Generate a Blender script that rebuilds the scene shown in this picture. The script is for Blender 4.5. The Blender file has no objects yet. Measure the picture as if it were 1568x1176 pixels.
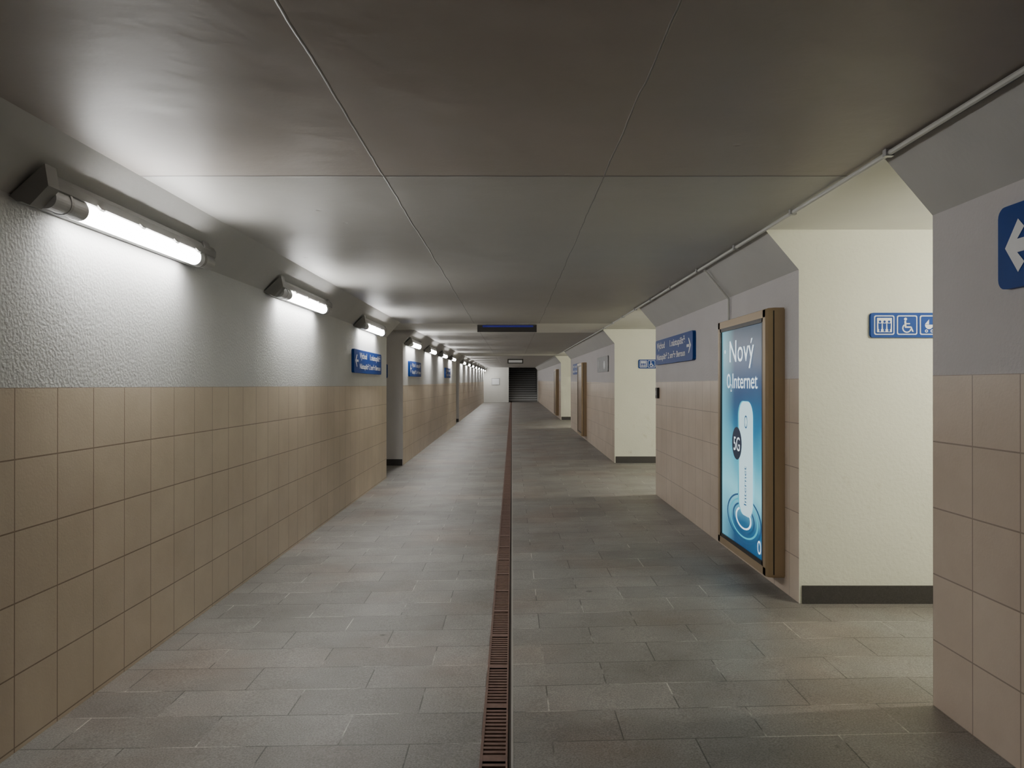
import bpy, math, random
from mathutils import Vector
random.seed(4)
sc = bpy.context.scene
sc.view_settings.view_transform = 'AgX'
sc.view_settings.look = 'None'
sc.view_settings.exposure = 0.0

# ------------------------------------------------------------------ materials
def new_mat(name):
    m = bpy.data.materials.new(name); m.use_nodes = True
    nt = m.node_tree; b = nt.nodes['Principled BSDF']
    return m, nt, b
def N(nt, t, **kw):
    n = nt.nodes.new(t)
    for k, v in kw.items(): setattr(n, k, v)
    return n
def simple(name, col, rough=0.6, metal=0.0, emit=None, es=0.0, noise=0.0, bump=0.0, bscale=80, nscale=3.0, spec=None, grime=None):
    m, nt, b = new_mat(name)
    b.inputs['Base Color'].default_value = (*col, 1)
    b.inputs['Roughness'].default_value = rough
    b.inputs['Metallic'].default_value = metal
    if spec is not None: b.inputs['Specular IOR Level'].default_value = spec
    if emit is not None:
        b.inputs['Emission Color'].default_value = (*emit, 1)
        b.inputs['Emission Strength'].default_value = es
    if noise > 0 or bump > 0:
        g = N(nt, 'ShaderNodeNewGeometry')
    if noise > 0:
        n1 = N(nt, 'ShaderNodeTexNoise'); n1.inputs['Scale'].default_value = nscale; n1.inputs['Detail'].default_value = 8
        nt.links.new(g.outputs['Position'], n1.inputs['Vector'])
        mx = N(nt, 'ShaderNodeMix', data_type='RGBA')
        nt.links.new(n1.outputs['Fac'], mx.inputs[0])
        mx.inputs[6].default_value = (*[c*(1-noise) for c in col], 1)
        mx.inputs[7].default_value = (*[min(1, c*(1+noise)) for c in col], 1)
        out = mx.outputs[2]
        if grime:
            n5 = N(nt, 'ShaderNodeTexNoise'); n5.inputs['Scale'].default_value = 5; n5.inputs['Detail'].default_value = 10; n5.inputs['Roughness'].default_value = .7
            nt.links.new(g.outputs['Position'], n5.inputs['Vector'])
            r5 = N(nt, 'ShaderNodeMapRange'); r5.inputs[1].default_value = .60; r5.inputs[2].default_value = .70; r5.inputs[4].default_value = .6
            nt.links.new(n5.outputs['Fac'], r5.inputs[0])
            # stains mostly on the lower metre of the wall
            sz = N(nt, 'ShaderNodeSeparateXYZ'); nt.links.new(g.outputs['Position'], sz.inputs[0])
            rz = N(nt, 'ShaderNodeMapRange'); rz.inputs[1].default_value = .3; rz.inputs[2].default_value = 1.3; rz.inputs[3].default_value = 1; rz.inputs[4].default_value = .1
            nt.links.new(sz.outputs[2], rz.inputs[0])
            mm = N(nt, 'ShaderNodeMath', operation='MULTIPLY'); nt.links.new(r5.outputs[0], mm.inputs[0]); nt.links.new(rz.outputs[0], mm.inputs[1])
            m5 = N(nt, 'ShaderNodeMix', data_type='RGBA'); nt.links.new(mm.outputs[0], m5.inputs[0]); nt.links.new(out, m5.inputs[6])
            m5.inputs[7].default_value = (*grime, 1); out = m5.outputs[2]
        nt.links.new(out, b.inputs['Base Color'])
    if bump > 0:
        n2 = N(nt, 'ShaderNodeTexNoise'); n2.inputs['Scale'].default_value = bscale; n2.inputs['Detail'].default_value = 4
        nt.links.new(g.outputs['Position'], n2.inputs['Vector'])
        bp = N(nt, 'ShaderNodeBump'); bp.inputs['Strength'].default_value = bump; bp.inputs['Distance'].default_value = 0.01
        nt.links.new(n2.outputs['Fac'], bp.inputs['Height'])
        nt.links.new(bp.outputs['Normal'], b.inputs['Normal'])
    return m

def brick_mat(name, c1, c2, mortar, w, h, offx, offy, swiz, msize, offset, rough, bump=0.3, stain=None, nsc=1.5, mortar2=None):
    m, nt, b = new_mat(name)
    L = nt.links.new
    g = N(nt, 'ShaderNodeNewGeometry'); s = N(nt, 'ShaderNodeSeparateXYZ'); c = N(nt, 'ShaderNodeCombineXYZ')
    L(g.outputs['Position'], s.inputs[0])
    ax = N(nt, 'ShaderNodeMath', operation='ADD'); ax.inputs[1].default_value = offx
    ay = N(nt, 'ShaderNodeMath', operation='ADD'); ay.inputs[1].default_value = offy
    L(s.outputs[swiz[0]], ax.inputs[0]); L(s.outputs[swiz[1]], ay.inputs[0])
    L(ax.outputs[0], c.inputs[0]); L(ay.outputs[0], c.inputs[1])
    br = N(nt, 'ShaderNodeTexBrick'); br.offset = offset; br.squash = 1.0
    br.inputs['Scale'].default_value = 1.0; br.inputs['Brick Width'].default_value = w
    br.inputs['Row Height'].default_value = h; br.inputs['Mortar Size'].default_value = msize
    br.inputs['Mortar Smooth'].default_value = 0.1
    br.inputs['Color1'].default_value = (*c1, 1); br.inputs['Color2'].default_value = (*c2, 1)
    br.inputs['Mortar'].default_value = (*mortar, 1)
    if mortar2:
        nm = N(nt, 'ShaderNodeTexNoise'); nm.inputs['Scale'].default_value = 2.3; nm.inputs['Detail'].default_value = 3
        L(g.outputs['Position'], nm.inputs['Vector'])
        rm = N(nt, 'ShaderNodeMapRange'); rm.inputs[1].default_value = .5; rm.inputs[2].default_value = .62; L(nm.outputs['Fac'], rm.inputs[0])
        xm = N(nt, 'ShaderNodeMix', data_type='RGBA'); L(rm.outputs[0], xm.inputs[0])
        xm.inputs[6].default_value = (*mortar, 1); xm.inputs[7].default_value = (*mortar2, 1)
        L(xm.outputs[2], br.inputs['Mortar'])
    L(c.outputs[0], br.inputs['Vector'])
    n1 = N(nt, 'ShaderNodeTexNoise'); n1.inputs['Scale'].default_value = nsc; n1.inputs['Detail'].default_value = 9
    n1.inputs['Roughness'].default_value = 0.65
    L(g.outputs['Position'], n1.inputs['Vector'])
    rp = N(nt, 'ShaderNodeValToRGB')
    rp.color_ramp.elements[0].position = 0.3; rp.color_ramp.elements[1].position = 0.7
    st = stain or ((0.8, 0.78, 0.75), (1.1, 1.1, 1.1))
    rp.color_ramp.elements[0].color = (*st[0], 1); rp.color_ramp.elements[1].color = (*st[1], 1)
    L(n1.outputs['Fac'], rp.inputs[0])
    mx = N(nt, 'ShaderNodeMix', data_type='RGBA', blend_type='MULTIPLY'); mx.inputs[0].default_value = 1
    L(br.outputs['Color'], mx.inputs[6]); L(rp.outputs[0], mx.inputs[7])
    L(mx.outputs[2], b.inputs['Base Color'])
    b.inputs['Roughness'].default_value = rough
    n2 = N(nt, 'ShaderNodeTexNoise'); n2.inputs['Scale'].default_value = 90
    L(g.outputs['Position'], n2.inputs['Vector'])
    ma = N(nt, 'ShaderNodeMath', operation='MULTIPLY_ADD'); ma.inputs[1].default_value = -1.0
    mb = N(nt, 'ShaderNodeMath', operation='MULTIPLY'); mb.inputs[1].default_value = 0.25
    L(n2.outputs['Fac'], mb.inputs[0]); L(br.outputs['Fac'], ma.inputs[0]); L(mb.outputs[0], ma.inputs[2])
    bp = N(nt, 'ShaderNodeBump'); bp.inputs['Strength'].default_value = bump; bp.inputs['Distance'].default_value = 0.006
    L(ma.outputs[0], bp.inputs['Height']); L(bp.outputs['Normal'], b.inputs['Normal'])
    return m, nt, b, mx, s

M_floor, nt, b, mx, s = brick_mat('stone_pavers', (.205, .197, .185), (.26, .25, .235), (.09, .085, .08), .6, .3, 60.13, 60.09,
                               (0, 1), .0032, .5, .48, .45, ((.74, .725, .71), (1.16, 1.16, 1.16)), 1.6, mortar2=(.50, .48, .45))
g = N(nt, 'ShaderNodeNewGeometry')
n3 = N(nt, 'ShaderNodeTexNoise'); n3.inputs['Scale'].default_value = .9; n3.inputs['Detail'].default_value = 6
nt.links.new(g.outputs['Position'], n3.inputs['Vector'])
mr = N(nt, 'ShaderNodeMapRange'); mr.inputs[1].default_value = .48; mr.inputs[2].default_value = .66; mr.inputs[4].default_value = .7
nt.links.new(n3.outputs['Fac'], mr.inputs[0])
mxx = N(nt, 'ShaderNodeMix', data_type='RGBA', blend_type='MULTIPLY')
mxx.inputs[7].default_value = (1.0, .84, .76, 1)
nt.links.new(mr.outputs[0], mxx.inputs[0]); nt.links.new(mx.outputs[2], mxx.inputs[6])
n4 = N(nt, 'ShaderNodeTexNoise'); n4.inputs['Scale'].default_value = 140; n4.inputs['Detail'].default_value = 2
nt.links.new(g.outputs['Position'], n4.inputs['Vector'])
mr2 = N(nt, 'ShaderNodeMapRange'); mr2.inputs[1].default_value = .3; mr2.inputs[2].default_value = .7; mr2.inputs[3].default_value = .68; mr2.inputs[4].default_value = 1.32
nt.links.new(n4.outputs['Fac'], mr2.inputs[0])
vo = N(nt, 'ShaderNodeTexVoronoi'); vo.inputs['Scale'].default_value = 2.0
nt.links.new(g.outputs['Position'], vo.inputs['Vector'])
mr3 = N(nt, 'ShaderNodeMapRange'); mr3.inputs[1].default_value = .035; mr3.inputs[2].default_value = .055; mr3.inputs[3].default_value = .55; mr3.inputs[4].default_value = 1.
nt.links.new(vo.outputs['Distance'], mr3.inputs[0])
mm = N(nt, 'ShaderNodeMath', operation='MULTIPLY'); nt.links.new(mr2.outputs[0], mm.inputs[0]); nt.links.new(mr3.outputs[0], mm.inputs[1])
mv = N(nt, 'ShaderNodeVectorMath', operation='SCALE')
nt.links.new(mxx.outputs[2], mv.inputs[0]); nt.links.new(mm.outputs[0], mv.inputs[3])
nt.links.new(mv.outputs[0], b.inputs['Base Color'])

M_tileL = brick_mat('beige_wall_tiles', (.60, .50, .385), (.64, .535, .41), (.27, .195, .135), .3, .3, 60 - .18, 60.01,
                    (1, 2), .0034, 0, .35, .4, ((.86, .84, .82), (1.05, 1.05, 1.05)))[0]
M_tileR = brick_mat('pink_beige_wall_tiles', (.57, .475, .385), (.62, .52, .425), (.31, .245, .195), .3, .3, 60 - .178, 60 - .045,
                    (1, 2), .0034, 0, .35, .4, ((.86, .84, .82), (1.05, 1.05, 1.05)))[0]
M_plL = simple('white_stucco', (.62, .62, .61), .85, noise=.08, bump=.42, bscale=60)
M_plR = simple('grey_plaster', (.58, .555, .56), .85, noise=.06, bump=.3, bscale=60)
M_cream = simple('cream_plaster', (.78, .775, .655), .85, noise=.05, bump=.35, bscale=45, grime=(.5, .46, .32))
M_cham = simple('grey_painted_concrete', (.46, .455, .44), .7, noise=.07, bump=.15, bscale=30)
M_white = simple('white_painted_concrete', (.76, .755, .71), .7, noise=.05)
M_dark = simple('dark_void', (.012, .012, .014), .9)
M_granite = simple('dark_granite', (.05, .046, .045), .4, noise=.6, nscale=120)

M_ceil, nt, b = new_mat('grey_ceiling_panels'); L = nt.links.new
g = N(nt, 'ShaderNodeNewGeometry'); s = N(nt, 'ShaderNodeSeparateXYZ'); L(g.outputs['Position'], s.inputs[0])
nz = N(nt, 'ShaderNodeTexNoise'); nz.inputs['Scale'].default_value = 2.2; nz.inputs['Detail'].default_value = 5
L(g.outputs['Position'], nz.inputs['Vector'])
wob = N(nt, 'ShaderNodeMath', operation='MULTIPLY_ADD'); wob.inputs[1].default_value = .03; wob.inputs[2].default_value = -.015
L(nz.outputs['Fac'], wob.inputs[0])
def seam(sock, pos, wd):
    a = N(nt, 'ShaderNodeMath', operation='SUBTRACT'); a.inputs[1].default_value = pos; L(sock, a.inputs[0])
    a2 = N(nt, 'ShaderNodeMath', operation='ADD'); L(a.outputs[0], a2.inputs[0]); L(wob.outputs[0], a2.inputs[1])
    c = N(nt, 'ShaderNodeMath', operation='ABSOLUTE'); L(a2.outputs[0], c.inputs[0])
    d = N(nt, 'ShaderNodeMapRange'); d.inputs[1].default_value = wd*.5; d.inputs[2].default_value = wd*1.5
    d.inputs[3].default_value = 1; d.inputs[4].default_value = 0
    L(c.outputs[0], d.inputs[0]); return d.outputs[0]
def mx2(a, c):
    m_ = N(nt, 'ShaderNodeMath', operation='MAXIMUM'); L(a, m_.inputs[0]); L(c, m_.inputs[1]); return m_.outputs[0]
sm = mx2(mx2(seam(s.outputs[0], -.638, .004), seam(s.outputs[0], .458, .003)), seam(s.outputs[1], 3.8, .010))
cr = N(nt, 'ShaderNodeMix', data_type='RGBA'); cr.inputs[6].default_value = (.37, .362, .342, 1); cr.inputs[7].default_value = (.43, .422, .40, 1)
L(nz.outputs['Fac'], cr.inputs[0])
stp = N(nt, 'ShaderNodeMath', operation='LESS_THAN'); stp.inputs[1].default_value = 3.8; L(s.outputs[1], stp.inputs[0])
cw = N(nt, 'ShaderNodeMix', data_type='RGBA', blend_type='MULTIPLY'); L(stp.outputs[0], cw.inputs[0]); L(cr.outputs[2], cw.inputs[6]); cw.inputs[7].default_value = (.90, .83, .79, 1)
c2 = N(nt, 'ShaderNodeMix', data_type='RGBA'); L(sm, c2.inputs[0]); L(cw.outputs[2], c2.inputs[6]); c2.inputs[7].default_value = (.19, .18, .17, 1)
L(c2.outputs[2], b.inputs['Base Color']); b.inputs['Roughness'].default_value = .5
nb = N(nt, 'ShaderNodeTexNoise'); nb.inputs['Scale'].default_value = 1.6; nb.inputs['Detail'].default_value = 6
L(g.outputs['Position'], nb.inputs['Vector'])
vb = N(nt, 'ShaderNodeTexVoronoi'); vb.inputs['Scale'].default_value = 2.4; L(g.outputs['Position'], vb.inputs['Vector'])
rb = N(nt, 'ShaderNodeMapRange'); rb.inputs[1].default_value = .02; rb.inputs[2].default_value = .05; rb.inputs[3].default_value = -.25; rb.inputs[4].default_value = 0
L(vb.outputs['Distance'], rb.inputs[0])
hh = N(nt, 'ShaderNodeMath', operation='MULTIPLY_ADD'); hh.inputs[1].default_value = .25; L(sm, hh.inputs[0]); L(nb.outputs['Fac'], hh.inputs[2])
h2 = N(nt, 'ShaderNodeMath', operation='ADD'); L(hh.outputs[0], h2.inputs[0]); L(rb.outputs[0], h2.inputs[1])
bp = N(nt, 'ShaderNodeBump'); bp.inputs['Strength'].default_value = .6; bp.inputs['Distance'].default_value = .03
L(h2.outputs[0], bp.inputs['Height']); L(bp.outputs['Normal'], b.inputs['Normal'])

M_lampbody = simple('lamp_grey_plastic', (.25, .245, .235), .5)
M_lampmetal = simple('lamp_silver_endcap', (.42, .42, .42), .4, .5)
M_clear = simple('lamp_clear_cover_end', (.55, .56, .57), .25)
M_tube = simple('lamp_diffuser_cool', (.9, .9, .9), .4, emit=(1.0, .99, .96), es=68)
M_tubew = simple('lamp_diffuser_warm', (.9, .9, .9), .4, emit=(1.0, .97, .83), es=105)
M_blue = simple('sign_blue', (.004, .045, .24), .5, spec=.15)
M_signw = simple('sign_white', (.85, .86, .88), .5, spec=.2)
M_signg = simple('sign_grey', (.16, .16, .17), .5, noise=.7, nscale=14)
M_rust = simple('rusty_grate', (.17, .10, .078), .6, .2, noise=.4, nscale=30)
M_rustd = simple('drain_dark', (.04, .028, .02), .8)
M_rail = simple('drain_edge', (.34, .32, .30), .5, noise=.2)
M_conduit = simple('conduit_grey', (.55, .55, .52), .45)
M_bronze = simple('bronze_frame', (.36, .265, .16), .42, .3)
M_bronzed = simple('dark_frame', (.03, .027, .025), .45, .3)
PE = 1.1
M_ptxt = simple('poster_white', (.8, .85, .9), .4, emit=(.8, .95, 1), es=PE)
M_pdev = simple('poster_device', (.6, .68, .7), .4, emit=(.45, .68, .74), es=PE)
M_pdark = simple('poster_navy', (.01, .02, .05), .4, emit=(.01, .03, .08), es=.3)
M_pcy = simple('poster_cyan', (.05, .4, .5), .4, emit=(.04, .34, .44), es=PE)
M_pblue = simple('poster_blue', (.02, .1, .25), .4, emit=(.004, .04, .10), es=PE)
M_punlit = simple('poster_unlit_print', (.20, .13, .075), .4, noise=.6, nscale=4)
M_steps = simple('dark_stairs', (.25, .25, .25), .7)
M_led = simple('display_blue', (.01, .01, .1), .5, emit=(.01, .015, .4), es=.2)

M_poster, nt, b = new_mat('poster_print'); L = nt.links.new
g = N(nt, 'ShaderNodeNewGeometry'); s = N(nt, 'ShaderNodeSeparateXYZ'); L(g.outputs['Position'], s.inputs[0])
nz = N(nt, 'ShaderNodeTexNoise'); nz.inputs['Scale'].default_value = 1.8; nz.inputs['Detail'].default_value = 1; nz.inputs['Distortion'].default_value = .5
L(g.outputs['Position'], nz.inputs['Vector'])
a = N(nt, 'ShaderNodeMath', operation='MULTIPLY_ADD'); a.inputs[1].default_value = .35; L(nz.outputs['Fac'], a.inputs[0]); L(s.outputs[2], a.inputs[2])
mr = N(nt, 'ShaderNodeMapRange'); mr.inputs[1].default_value = .35; mr.inputs[2].default_value = 2.15; L(a.outputs[0], mr.inputs[0])
rp = N(nt, 'ShaderNodeValToRGB'); e = rp.color_ramp.elements
e[0].position = 0; e[0].color = (.004, .03, .09, 1); e[1].position = 1; e[1].color = (.015, .03, .05, 1)
for p, c in ((.12, (.008, .08, .17)), (.28, (.16, .46, .54)), (.42, (.04, .26, .36)), (.56, (.008, .10, .20)), (.72, (.003, .035, .10)), (.86, (.003, .018, .05))):
    k = e.new(p); k.color = (*c, 1)
# brighter towards the far vertical edge of the print
gy = N(nt, 'ShaderNodeMapRange'); gy.inputs[1].default_value = 6.15; gy.inputs[2].default_value = 6.55; gy.inputs[3].default_value = 0; gy.inputs[4].default_value = .55
L(s.outputs[1], gy.inputs[0]); L(mr.outputs[0], rp.inputs[0])
gm = N(nt, 'ShaderNodeMix', data_type='RGBA'); L(gy.outputs[0], gm.inputs[0]); L(rp.outputs[0], gm.inputs[6]); gm.inputs[7].default_value = (.16, .48, .56, 1)
L(gm.outputs[2], b.inputs['Base Color']); L(gm.outputs[2], b.inputs['Emission Color'])
b.inputs['Emission Strength'].default_value = PE*1.2; b.inputs['Roughness'].default_value = .3; b.inputs['Specular IOR Level'].default_value = .25

# ------------------------------------------------------------------ mesh builder
def rise(y): return .0063*max(0., y-13.)
class MB:
    def __init__(s): s.v = []; s.f = []; s.m = []; s.mats = []
    def mi(s, mat):
        if mat not in s.mats: s.mats.append(mat)
        return s.mats.index(mat)
    def add(s, vs, fs, mat):
        o = len(s.v); s.v += [tuple(v) for v in vs]
        k = s.mi(mat)
        for f in fs: s.f.append([i+o for i in f]); s.m.append(k)
    def box(s, x0, x1, y0, y1, z0, z1, mat):
        vs = [(x, y, z) for x in (x0, x1) for y in (y0, y1) for z in (z0, z1)]
        s.add(vs, [(0, 1, 3, 2), (4, 6, 7, 5), (0, 4, 5, 1), (2, 3, 7, 6), (0, 2, 6, 4), (1, 5, 7, 3)], mat)
    def prism(s, poly, l0, l1, tf, mats, cap=None):
        n = len(poly)
        vs = [tf(l0, a, b) for a, b in poly]+[tf(l1, a, b) for a, b in poly]
        for i in range(n):
            j = (i+1) % n
            mt = mats[i] if isinstance(mats, (list, tuple)) else mats
            s.add([vs[i], vs[j], vs[n+j], vs[n+i]], [(0, 1, 2, 3)], mt)
        cm = cap or (mats if not isinstance(mats, (list, tuple)) else mats[0])
        s.add(vs, [tuple(range(n)), tuple(range(2*n-1, n-1, -1))], cm)
    def flat(s, pts, O, X, Y, mat):
        O, X, Y = Vector(O), Vector(X), Vector(Y)
        s.add([O+X*p[0]+Y*p[1] for p in pts], [tuple(range(len(pts)))], mat)
    def ring(s, cx, cy, rx, ry, w, O, X, Y, mat, n=32, a0=0, a1=2*math.pi):
        O, X, Y = Vector(O), Vector(X), Vector(Y); vs = []; fs = []
        for i in range(n+1):
            t = a0+(a1-a0)*i/n
            vs.append(O+X*(cx+rx*math.cos(t))+Y*(cy+ry*math.sin(t)))
            vs.append(O+X*(cx+(rx-w)*math.cos(t))+Y*(cy+(ry-w*ry/rx)*math.sin(t)))
        for i in range(n): fs.append((2*i, 2*i+1, 2*i+3, 2*i+2))
        s.add(vs, fs, mat)
    def text(s, string, O, X, Y, w, h, mat, bold=0.0):
        cu = bpy.data.curves.new('t', 'FONT'); cu.body = string; cu.resolution_u = 3; cu.offset = bold
        ob = bpy.data.objects.new('t', cu); sc.collection.objects.link(ob)
        dg = bpy.context.evaluated_depsgraph_get(); dg.update()
        me = bpy.data.meshes.new_from_object(ob.evaluated_get(dg))
        if len(me.vertices):
            xs = [v.co.x for v in me.vertices]; ys = [v.co.y for v in me.vertices]
            x0, x1, y0, y1 = min(xs), max(xs), min(ys), max(ys)
            O, X, Y = Vector(O), Vector(X), Vector(Y)
            sx = w/(x1-x0); sy = h/(y1-y0)
            s.add([O+X*((v.co.x-x0)*sx)+Y*((v.co.y-y0)*sy) for v in me.vertices], [tuple(p.vertices) for p in me.polygons], mat)
        bpy.data.objects.remove(ob); bpy.data.curves.remove(cu); bpy.data.meshes.remove(me)
    def make(s, name, smooth=False, bevel=0):
        vs = [Vector((x, y, z+rise(y))) for x, y, z in s.v]
        lo = Vector([min(v[i] for v in vs) for i in range(3)]); hi = Vector([max(v[i] for v in vs) for i in range(3)])
        c = (lo+hi)/2; c.z = lo.z
        me = bpy.data.meshes.new(name)
        me.from_pydata([v-c for v in vs], [], s.f)
        for m in s.mats: me.materials.append(m)
        for p, k in zip(me.polygons, s.m): p.material_index = k; p.use_smooth = smooth
        me.update()
        ob = bpy.data.objects.new(name, me); ob.location = c
        sc.collection.objects.link(ob)
        if bevel:
            bv = ob.modifiers.new('bevel', 'BEVEL'); bv.width = bevel; bv.segments = 2; bv.limit_method = 'ANGLE'
        return ob
def circ(cx, cy, rx, ry=None, n=28):
    ry = ry or rx
    return [(cx+rx*math.cos(2*math.pi*i/n), cy+ry*math.sin(2*math.pi*i/n)) for i in range(n)]
def rrect(x0, y0, x1, y1, r, n=5):
    out = []
    for cx, cy, a in ((x1-r, y1-r, 0), (x0+r, y1-r, 90), (x0+r, y0+r, 180), (x1-r, y0+r, 270)):
        for i in range(n+1):
            t = math.radians(a+90*i/n); out.append((cx+r*math.cos(t), cy+r*math.sin(t)))
    return out

XL, XR, ZC = -2.07, 1.915, 2.54
XCL, XCR = -1.845, 1.69
YE = 56.0
# ------------------------------------------------------------------ floor
FL = [(-6, -.03), (XL, -.03), (-.13, -.002), (-.13, -.04), (0, -.04), (0, 0), (XR, .045), (6.2, .045)]
mb = MB()
ys = [-8, 13, YE+8]
for i in range(len(FL)-1):
    (x0, z0), (x1, z1) = FL[i], FL[i+1]
    for j in range(2):
        mb.add([(x0, ys[j], z0), (x1, ys[j], z1), (x1, ys[j+1], z1), (x0, ys[j+1], z0)], [(0, 1, 2, 3)], M_rustd if i in (2, 3, 4) else M_floor)
mb.make('floor')
mb = MB()
for j in range(2):
    a, c = [1.0, 13, YE][j:j+2]
    mb.box(-.13, -.118, a, c, -.04, .001, M_rust)
    mb.box(-.026, -.018, a, c, -.04, .001, M_rust)
    mb.box(-.018, -.004, a, c, -.04, -.006, M_rustd)
    mb.box(-.004, .006, a, c, -.04, .002, M_rail)
y = 1.0
while y < YE:
    st = .036 if y < 14 else .072
    mb.box(-.119, -.025, y, y+st*.55, -.03, -.002, M_rust)
    if int(y/st) % 14 == 0: mb.box(-.119, -.025, y, y+st*1.3, -.03, .0, M_rust)
    y += st
mb.make('drain_grate')

# ------------------------------------------------------------------ ceiling
mb = MB()
xb = [-6, XCL, XCR, 6.2]; yb = [-8, 12.85, 13, 15.3, 27.5, 29.5, YE, YE+8]
for i in range(3):
    for j in range(len(yb)-1):
        mt = M_white if i != 1 else (M_white if j in (1, 2, 4) else M_ceil)  # mid-tunnel white bands: paler paint plus side-opening light put into the colour
        mb.add([(xb[i], yb[j], ZC), (xb[i], yb[j+1], ZC), (xb[i+1], yb[j+1], ZC), (xb[i+1], yb[j], ZC)], [(0, 1, 2, 3)], mt)
mb.box(-6, 6.2, -8, 13, ZC+.01, ZC+.2, M_cham); mb.box(-6, 6.2, 13, YE+8, ZC+.01, ZC+.2, M_cham)
mb.make('ceiling')

# ------------------------------------------------------------------ walls
tfy = lambda l, a, b_: (a, l, b_)
def pier(mb, y0, y1, side):
    if side > 0:
        P = [(XR, -.1), (XR, 1.545), (XR, 2.273), (XCR, ZC), (6, ZC), (6, -.1)]; T = [M_tileR, M_plR, M_cham]
    else:
        P = [(XL, -.15), (XL, 1.49), (XL, 2.29), (XCL, ZC), (-5.8, ZC), (-5.8, -.15)]; T = [M_tileL, M_plL, M_cham]
    mb.prism(P, y0, y1, tfy, T+[M_cream, M_cream, M_cream], cap=M_cream if side > 0 else M_plR)
RP = [(-8, 3.477), (5.1, 10.18), (14.27, 24.9), (29.9, YE)]
LP = [(-8, 12.6), (14.5, 28.3), (29.8, YE)]
for a, c in RP:
    mb = MB(); pier(mb, a, c, 1); mb.make('wall_right')
for a, c in LP:
    mb = MB(); pier(mb, a, c, -1); mb.make('wall_left')
for a, c in ((3.477, 5.1), (10.18, 14.27), (24.9, 29.9)):
    mb = MB(); mb.box(6, 6.2, a, c, -.1, ZC, M_cream); mb.make('wall_passage_right')
for a, c in ((12.6, 14.5), (28.3, 29.8)):
    mb = MB(); mb.box(-6, -5.8, a, c, -.1, ZC, M_cream); mb.make('wall_passage_left')
mb = MB(); mb.box(-2.07, 1.915, -8.2, -8, -.1, ZC, M_plR); mb.make('wall_back')
mb = MB(); mb.box(-2.3, -.24, YE, YE+.2, -.1, ZC, M_white); mb.make('wall_far')
mb = MB(); mb.box(1.87, 2.3, YE, YE+.2, -.1, ZC, M_white); mb.make('wall_far')
mb = MB(); mb.box(-.44, -.25, YE+.2, YE+7, -.1, ZC, M_cham); mb.make('wall_stairwell_left')
mb = MB(); mb.box(1.88, 2.07, YE+.2, YE+7, -.1, ZC, M_cham); mb.make('wall_stairwell_right')
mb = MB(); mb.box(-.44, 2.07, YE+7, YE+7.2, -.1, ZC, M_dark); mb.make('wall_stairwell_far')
mb = MB()
for i in range(15):
    mb.box(-.24, 1.87, YE+.6+i*.32, YE+.6+(i+1)*.32+.02, .03, .165*(i+1)-.03, M_steps)
    mb.box(-.24, 1.87, YE+.57+i*.32, YE+.6+(i+1)*.32, .165*(i+1)-.03, .165*(i+1), M_signw)
mb.make('staircase')
mb = MB(); mb.box(XCR-.014, XCR+.002, -7.95, 3.47, ZC-.014, ZC-.001, M_bronzed); mb.make('shadow_line_strip_1')  # dark strip modelled in place of the shadow line between conduit and chamfer

for y in (5.1, 14.27, 29.9):
    mb = MB(); mb.box(XR+.02, 5.98, y-.012, y+.001, .045, .165, M_granite); mb.make('baseboard_right')
for y in (14.5, 29.8):
    mb = MB(); mb.box(-5.78, XL-.01, y-.012, y+.001, -.03, .09, M_granite); mb.make('baseboard_left')

# ------------------------------------------------------------------ lamps
def lamp(tf, start, tube, name='fluorescent_wall_lamp'):
    mb = MB()
    c = Vector((.065, 2.335)); t = Vector((.75, .66)); n = Vector((.66, -.75))
    def q(u, w): p = c+t*u+n*w; return (p.x, p.y)
    L_ = 1.82
    tray = [q(-.085, .0), q(.085, .0), q(.080, .03), q(.055, .055), q(-.055, .055), q(-.080, .03)]
    mb.prism(tray, start, start+L_, tf, M_lampbody)
    mb.prism([q(-.085, .0), q(.115, -.004), q(.065, .075), q(-.045, .085)], start-.01, start+.07, tf, M_lampbody)
    mb.prism([q(-.085, .0), q(.10, -.004), q(.085, .035), q(-.08, .035)], start+L_-.2, start+L_-.1, tf, M_lampbody)
    def half(r, k, w0):
        return [q(r*math.cos(math.pi*i/k), w0+r*1.15*math.sin(math.pi*i/k)) for i in range(k+1)]
    mb.prism(half(.048, 14, .05), start+.07, start+.32, tf, M_clear)
    mb.prism(half(.046, 14, .05), start+.32, start+1.57, tf, tube)
    mb.prism(half(.048, 14, .05), start+1.57, start+1.63, tf, M_clear)
    mb.prism(half(.054, 14, .045), start+1.63, start+1.66, tf, M_lampbody)
    mb.prism(half(.050, 14, .045), start+1.66, start+1.80, tf, M_lampmetal)
    mb.prism(half(.054, 14, .045), start+.18, start+.20, tf, M_lampmetal)
    for k in (.40, .80, 1.2, 1.5):
        mb.prism([q(.05, .03), q(.062, .03), q(.062, .075), q(.05, .075)], start+k, start+k+.04, tf, M_lampbody)
    return mb.make(name)
for st in (-6.9, -3.6, 3.15, 6.37, 9.95, 14.6, 17.9, 21.2, 24.6, 30.3, 33.7, 37.1, 40.5, 43.9, 47.3, 50.7, 54.0):  # first two are unseen, added behind the camera to light the near end
    lamp(lambda l, a, b_: (XL+a, l, b_), st, M_tube)
for (yy, x0) in ((3.477, 2.6), (10.18, 2.3), (10.18, 4.15), (24.9, 2.3), (24.9, 4.15)):
    lamp(lambda l, a, b_, yy=yy: (l, yy+a+.004, b_-.025), x0, M_tubew, 'passage_lamp')

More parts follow.
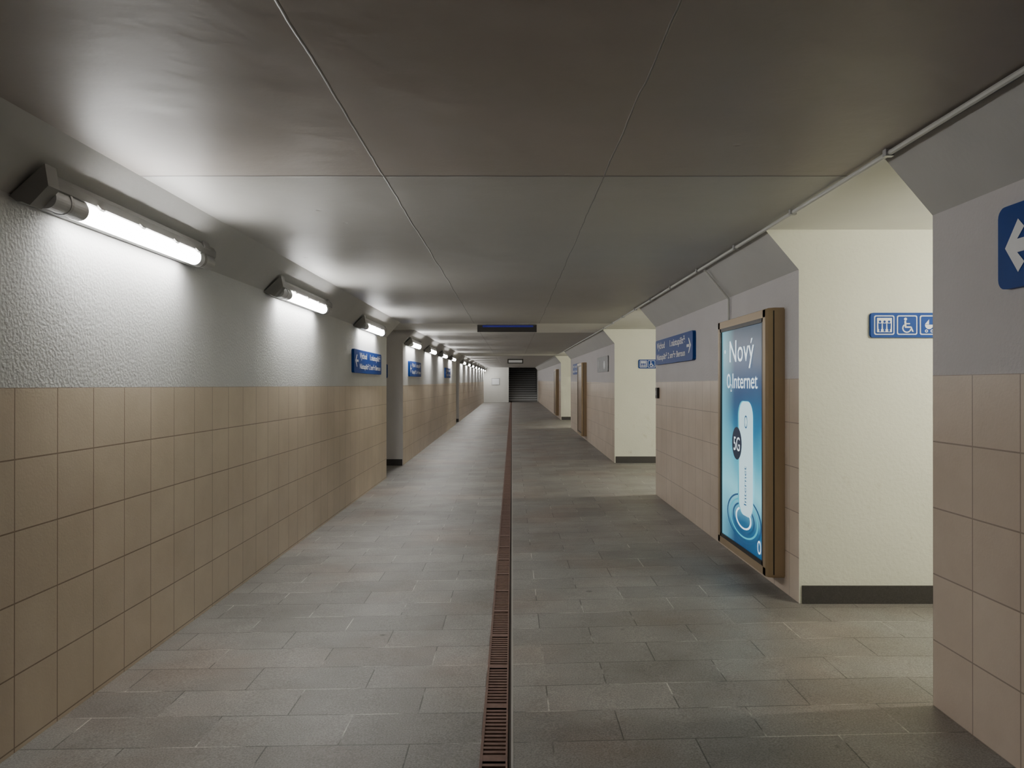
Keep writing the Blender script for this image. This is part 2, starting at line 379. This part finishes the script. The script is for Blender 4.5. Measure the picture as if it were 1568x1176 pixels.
# ------------------------------------------------------------------ conduits
def tube_path(mb, pts, r, mat, n=8):
    for p, q_ in zip(pts[:-1], pts[1:]):
        p = Vector(p); q_ = Vector(q_); d = (q_-p).normalized()
        u = d.orthogonal().normalized(); w = d.cross(u)
        vs = [p+u*r*math.cos(2*math.pi*i/n)+w*r*math.sin(2*math.pi*i/n) for i in range(n)]
        vs += [v+(q_-p) for v in vs]
        fs = [(i, (i+1) % n, n+(i+1) % n, n+i) for i in range(n)]+[tuple(range(n)), tuple(range(2*n-1, n-1, -1))]
        mb.add(vs, fs, mat)
mb = MB()
tube_path(mb, [(XCR-.03, -7.9, ZC-.018), (XCR-.03, 13, ZC-.018), (XCR-.03, YE-.1, ZC-.018)], .012, M_conduit)
y = -7
while y < 14:
    mb.box(XCR-.050, XCR-.012, y, y+.03, ZC-.032, ZC-.001, M_lampmetal); y += 1.15
mb.make('electrical_conduit')
mb = MB()
tube_path(mb, [(XCR-.01, 6.68, ZC-.03), (XR-.02, 6.68, 2.255), (XR-.02, 6.68, 1.6)], .010, M_conduit)
mb.make('electrical_conduit')
mb = MB(); mb.box(XR-.03, XR, 9.93, 10.05, 1.33, 1.47, M_bronzed); mb.box(XR-.034, XR-.03, 9.96, 10.02, 1.37, 1.43, M_lampbody)
mb.make('wall_switch_box', bevel=.004)

# ------------------------------------------------------------------ signs
def board(mb, w, h, O, X, Y, Nn, th=.02, r=.035, mat=M_blue, border=True):
    O, X, Y, Nn = map(Vector, (O, X, Y, Nn))
    pts = rrect(0, 0, w, h, r)
    vs = [O+X*a+Y*b_ for a, b_ in pts]+[O+X*a+Y*b_+Nn*th for a, b_ in pts]; n = len(pts)
    mb.add(vs, [(i, (i+1) % n, n+(i+1) % n, n+i) for i in range(n)]+[tuple(range(n)), tuple(range(2*n-1, n-1, -1))], mat)
    return O+Nn*(th+.002)
def arrow(mb, cx, cy, s_, O, X, Y, d=1):
    mb.flat([(cx-d*s_, cy-.15*s_), (cx+d*.2*s_, cy-.15*s_), (cx+d*.2*s_, cy+.15*s_), (cx-d*s_, cy+.15*s_)], O, X, Y, M_signw)
    mb.flat([(cx+d*s_, cy), (cx+d*.1*s_, cy+.8*s_), (cx-d*.25*s_, cy+.8*s_), (cx+d*.45*s_, cy), (cx-d*.25*s_, cy-.8*s_), (cx+d*.1*s_, cy-.8*s_)], O, X, Y, M_signw)
def dir_sign(O, X, w, Nn, arrow_right=True):
    mb = MB(); h = .31; Y = (0, 0, 1)
    F = board(mb, w, h, O, X, Y, Nn, th=.035)
    if arrow_right:
        mb.text('Východ', F+Vector(X)*.1+Vector((0, 0, .17)), X, Y, .5, .105, M_signw, .015)
        mb.text('1.nástupiště', F+Vector(X)*(w-1.15)+Vector((0, 0, .17)), X, Y, .8, .11, M_signw, .015)
        mb.text('Nástupiště 2 směr Beroun', F+Vector(X)*.1+Vector((0, 0, .035)), X, Y, w-.45, .10, M_signw, .015)
        arrow(mb, w-.17, .16, .10, F, X, Y, 1)
    else:
        arrow(mb, .17, .16, .10, F, X, Y, -1)
        mb.text('Východ', F+Vector(X)*.36+Vector((0, 0, .17)), X, Y, .5, .105, M_signw, .015)
        mb.text('1.nástupiště', F+Vector(X)*(w-.95)+Vector((0, 0, .17)), X, Y, .85, .11, M_signw, .015)
        mb.text('Nástupiště 2 směr Beroun', F+Vector(X)*.36+Vector((0, 0, .035)), X, Y, w-.46, .10, M_signw, .015)
    return mb.make('platform_direction_sign')
dir_sign((XR, 10.0, 1.765), (0, -1, 0), 2.05, (-1, 0, 0), True)
dir_sign((XL, 9.85, 1.665), (0, 1, 0), 2.05, (1, 0, 0), False)
dir_sign((XL, 15.2, 1.665), (0, 1, 0), 1.9, (1, 0, 0), False)
dir_sign((XL, 23.4, 1.665), (0, 1, 0), 1.9, (1, 0, 0), False)
dir_sign((XR, 23.6, 1.765), (0, -1, 0), 1.9, (-1, 0, 0), True)
mb = MB(); X = (0, -1, 0); Y = (0, 0, 1)
F = board(mb, 1.3, .315, (XR, 2.97, 1.868), X, Y, (-1, 0, 0), th=.025, r=.04)
mb.flat([(.045, .155), (.12, .255), (.155, .22), (.115, .18), (.30, .18), (.30, .13), (.115, .13), (.155, .09), (.12, .055)], F, X, Y, M_signw)
mb.text('Východ', F+Vector((0, -.4, .11)), X, Y, .7, .13, M_signw)
mb.make('arrow_direction_sign')
mb = MB(); F = board(mb, 1.9, .32, (XR, 17.0, 1.76), X, Y, (-1, 0, 0), mat=M_signg)
mb.flat(circ(.5, .16, .1), F, X, Y, M_bronzed); mb.flat(circ(1.3, .14, .12, .09), F, X, Y, M_signw)
mb.make('photo_wall_panel')
def picto(O):
    mb = MB(); X = (1, 0, 0); Y = (0, 0, 1); w = .64; h = .165
    F = board(mb, w, h, O, X, Y, (0, -1, 0), th=.02, r=.02)
    G = F+Vector((0, -.0015, 0)); H = F+Vector((0, -.003, 0))
    for k in range(4):
        x0 = .022+k*.152
        mb.flat(rrect(x0, .018, x0+.135, .147, .012), F, X, Y, M_signw)
        mb.flat(rrect(x0+.007, .025, x0+.128, .140, .009), G, X, Y, M_blue)
        cx = x0+.0675
        if k == 0:
            mb.flat(rrect(x0+.018, .035, x0+.117, .13, .003), H, X, Y, M_signw)
            for dx in (-.03, 0, .03):
                K = H+Vector((0, -.0015, 0))
                mb.flat(circ(cx+dx, .105, .008), K, X, Y, M_blue)
                mb.flat([(cx+dx-.010, .055), (cx+dx+.010, .055), (cx+dx+.012, .094), (cx+dx-.012, .094)], K, X, Y, M_blue)
                mb.flat([(cx+dx-.006, .038), (cx+dx+.006, .038), (cx+dx+.006, .056), (cx+dx-.006, .056)], K, X, Y, M_blue)
        elif k == 1:
            mb.flat(circ(cx-.012, .122, .010), H, X, Y, M_signw)
            mb.flat([(cx-.018, .07), (cx-.006, .07), (cx-.008, .11), (cx-.020, .11)], H, X, Y, M_signw)
            mb.flat([(cx-.016, .064), (cx+.024, .064), (cx+.024, .074), (cx-.016, .074)], H, X, Y, M_signw)
            mb.flat([(cx-.012, .088), (cx+.018, .088), (cx+.018, .095), (cx-.012, .095)], H, X, Y, M_signw)
            mb.flat([(cx+.018, .072), (cx+.028, .072), (cx+.042, .038), (cx+.032, .038)], H, X, Y, M_signw)
            mb.ring(cx-.003, .062, .031, .031, .008, H, X, Y, M_signw, a0=math.radians(130), a1=math.radians(350))
        elif k == 2:
            mb.flat([(cx-.035, .085), (cx+.02, .085)]+[(cx-.0075+.0275*math.cos(t), .085-.03*math.sin(t)) for t in [math.pi*i/8 for i in range(1, 8)]], H, X, Y, M_signw)
            mb.flat([(cx-.008, .088), (cx-.008, .12), (cx-.035, .088)], H, X, Y, M_signw)
            for dx in (-.025, .012): mb.ring(cx+dx, .043, .010, .010, .005, H, X, Y, M_signw, n=14)
            mb.flat([(cx+.015, .08), (cx+.022, .08), (cx+.042, .118), (cx+.034, .118)], H, X, Y, M_signw)
        else:
            mb.flat(circ(cx, .118, .010), H, X, Y, M_signw)
            mb.flat([(cx-.018, .06), (cx+.018, .06), (cx+.010, .103), (cx-.010, .103)], H, X, Y, M_signw)
            mb.flat([(cx-.009, .035), (cx+.009, .035), (cx+.009, .06), (cx-.009, .06)], H, X, Y, M_signw)
    return mb.make('accessibility_pictogram_sign')
picto((2.385, 5.1, 1.818)); picto((2.36, 14.27, 1.808))
mb = MB(); F = board(mb, .5, .28, (-2.86, 14.5, 1.62), (1, 0, 0), (0, 0, 1), (0, -1, 0), th=.02)
mb.text('WC', F+Vector((.1, 0, .08)), (1, 0, 0), (0, 0, 1), .3, .12, M_signw); mb.make('wall_sign')
mb = MB(); mb.box(-.59, .42, 13.0, 13.12, ZC-.13, ZC-.012, M_bronzed); mb.box(-.50, .36, 12.995, 13.0, ZC-.05, ZC-.02, M_led)
for x in (-.45, .28): mb.box(x, x+.03, 13.04, 13.08, ZC-.02, ZC-.001, M_lampmetal)
mb.make('ceiling_display_board')
mb = MB(); mb.box(-.2, .5, 34.0, 34.1, ZC-.2, ZC-.002, M_bronzed); mb.box(-.15, .45, 33.99, 34.0, ZC-.16, ZC-.05, M_signw)
mb.make('ceiling_display_board')
mb = MB(); mb.box(-1.5, -.9, YE-.03, YE, 1.25, 1.75, M_lampmetal); mb.box(-1.46, -.94, YE-.035, YE-.03, 1.29, 1.71, M_signw)
mb.make('notice_frame')

# ------------------------------------------------------------------ light boxes
def lightbox(y0, full=True):
    y1 = y0+1.23; z0, z1 = .16, 2.035; xf = 1.78; fr = .055
    mb = MB()
    mb.box(xf+.02, XR, y0+.005, y1-.005, z0+.005, z1-.005, M_bronzed)
    prof = [(xf, 0), (xf, fr), (xf+.03, fr+.006), (XR-.001, fr), (XR-.001, -.012), (xf+.06, -.012), (xf+.02, -.008)]
    mb.prism(prof, z0, z1, lambda l, a, b_: (a, y0+b_, l), M_bronze)
    mb.prism(prof, z0, z1, lambda l, a, b_: (a, y1-b_, l), M_bronze)
    mb.prism(prof, y0, y1, lambda l, a, b_: (a, l, z1-b_), M_bronze)
    mb.prism(prof, y0, y1, lambda l, a, b_: (a, l, z0+b_), M_bronze)
    mb.box(xf+.052, xf+.060, y0-.014, y0-.006, z0+.01, z1-.01, M_bronzed)
    g0, g1, h0, h1 = y0+fr, y1-fr, z0+fr, z1-fr
    for a, c, d, e_ in ((g0, g0+.03, h0, h1), (g1-.03, g1, h0, h1), (g0, g1, h0, h0+.03), (g0, g1, h1-.03, h1)):
        mb.box(xf+.002, xf+.03, a, c, d, e_, M_bronzed)
    xp = xf+.012
    mb.box(xp, xp+.01, g0, g1, h0, h1, M_poster if full else M_punlit)
    if not full: return mb.make('advertising_lightbox')
    X = Vector((0, -1, 0)); Y = Vector((0, 0, 1))
    W = g1-g0
    O = Vector((xp-.0015, g1, 0))
    O2 = O+Vector((-.0012, 0, 0)); O3 = O2+Vector((-.0012, 0, 0)); O4 = O3+Vector((-.0012, 0, 0))
    for k, (rx, mt) in enumerate(((.44, M_pblue), (.36, M_pcy), (.28, M_pblue), (.20, M_ptxt))):
        mb.ring(W*.56, .47, rx, rx*.42, .03, O, X, Y, mt, n=40)
    mb.flat(rrect(W*.44, .50, W*.78, 1.38, .13, 8), O2, X, Y, M_pcy)
    mb.flat(rrect(W*.47, .50, W*.78, 1.375, .12, 8), O3, X, Y, M_pdev)
    mb.ring(W*.63, 1.22, .04, .05, .01, O4, X, Y, M_pblue)
    mb.text('Internet', O4+X*(W*.64)+Y*.58, Y, -X, .30, .06, M_pblue)
    mb.flat(circ(W*.42, 1.04, .13), O4, X, Y, M_pdark)
    O5 = O4+Vector((-.0012, 0, 0))
    mb.text('5G', O5+X*(W*.42-.08)+Y*.98, X, Y, .16, .11, M_ptxt)
    mb.text('Nový', O3+X*(W*.24)+Y*1.63, X, Y, W*.56, .23, M_ptxt)
    mb.text('O', O3+X*(W*.17)+Y*1.475, X, Y, .10, .12, M_ptxt)
    mb.text('2', O3+X*(W*.17+.105)+Y*1.45, X, Y, .03, .06, M_ptxt)
    mb.text('Internet', O3+X*(W*.17+.16)+Y*1.475, X, Y, W*.56, .12, M_ptxt)
    mb.text('O', O3+X*(W*.87)+Y*(h0+.06), X, Y, .08, .10, M_ptxt)
    mb.flat(circ(W*.12, 1.78, .016), O3, X, Y, M_ptxt)
    return mb.make('advertising_lightbox')
lightbox(5.37); lightbox(19.6, False); lightbox(31.2, False)

# ------------------------------------------------------------------ world, camera
w = bpy.data.worlds.new('World'); sc.world = w; w.use_nodes = True
w.node_tree.nodes['Background'].inputs[0].default_value = (.01, .011, .015, 1)
cam = bpy.data.cameras.new('Camera'); co = bpy.data.objects.new('Camera', cam); sc.collection.objects.link(co)
cam.sensor_width = 36; cam.lens = 26.86; cam.clip_end = 200
co.location = (0, 0, 1.5); co.rotation_euler = (math.radians(90.1), 0, 0)
sc.camera = co
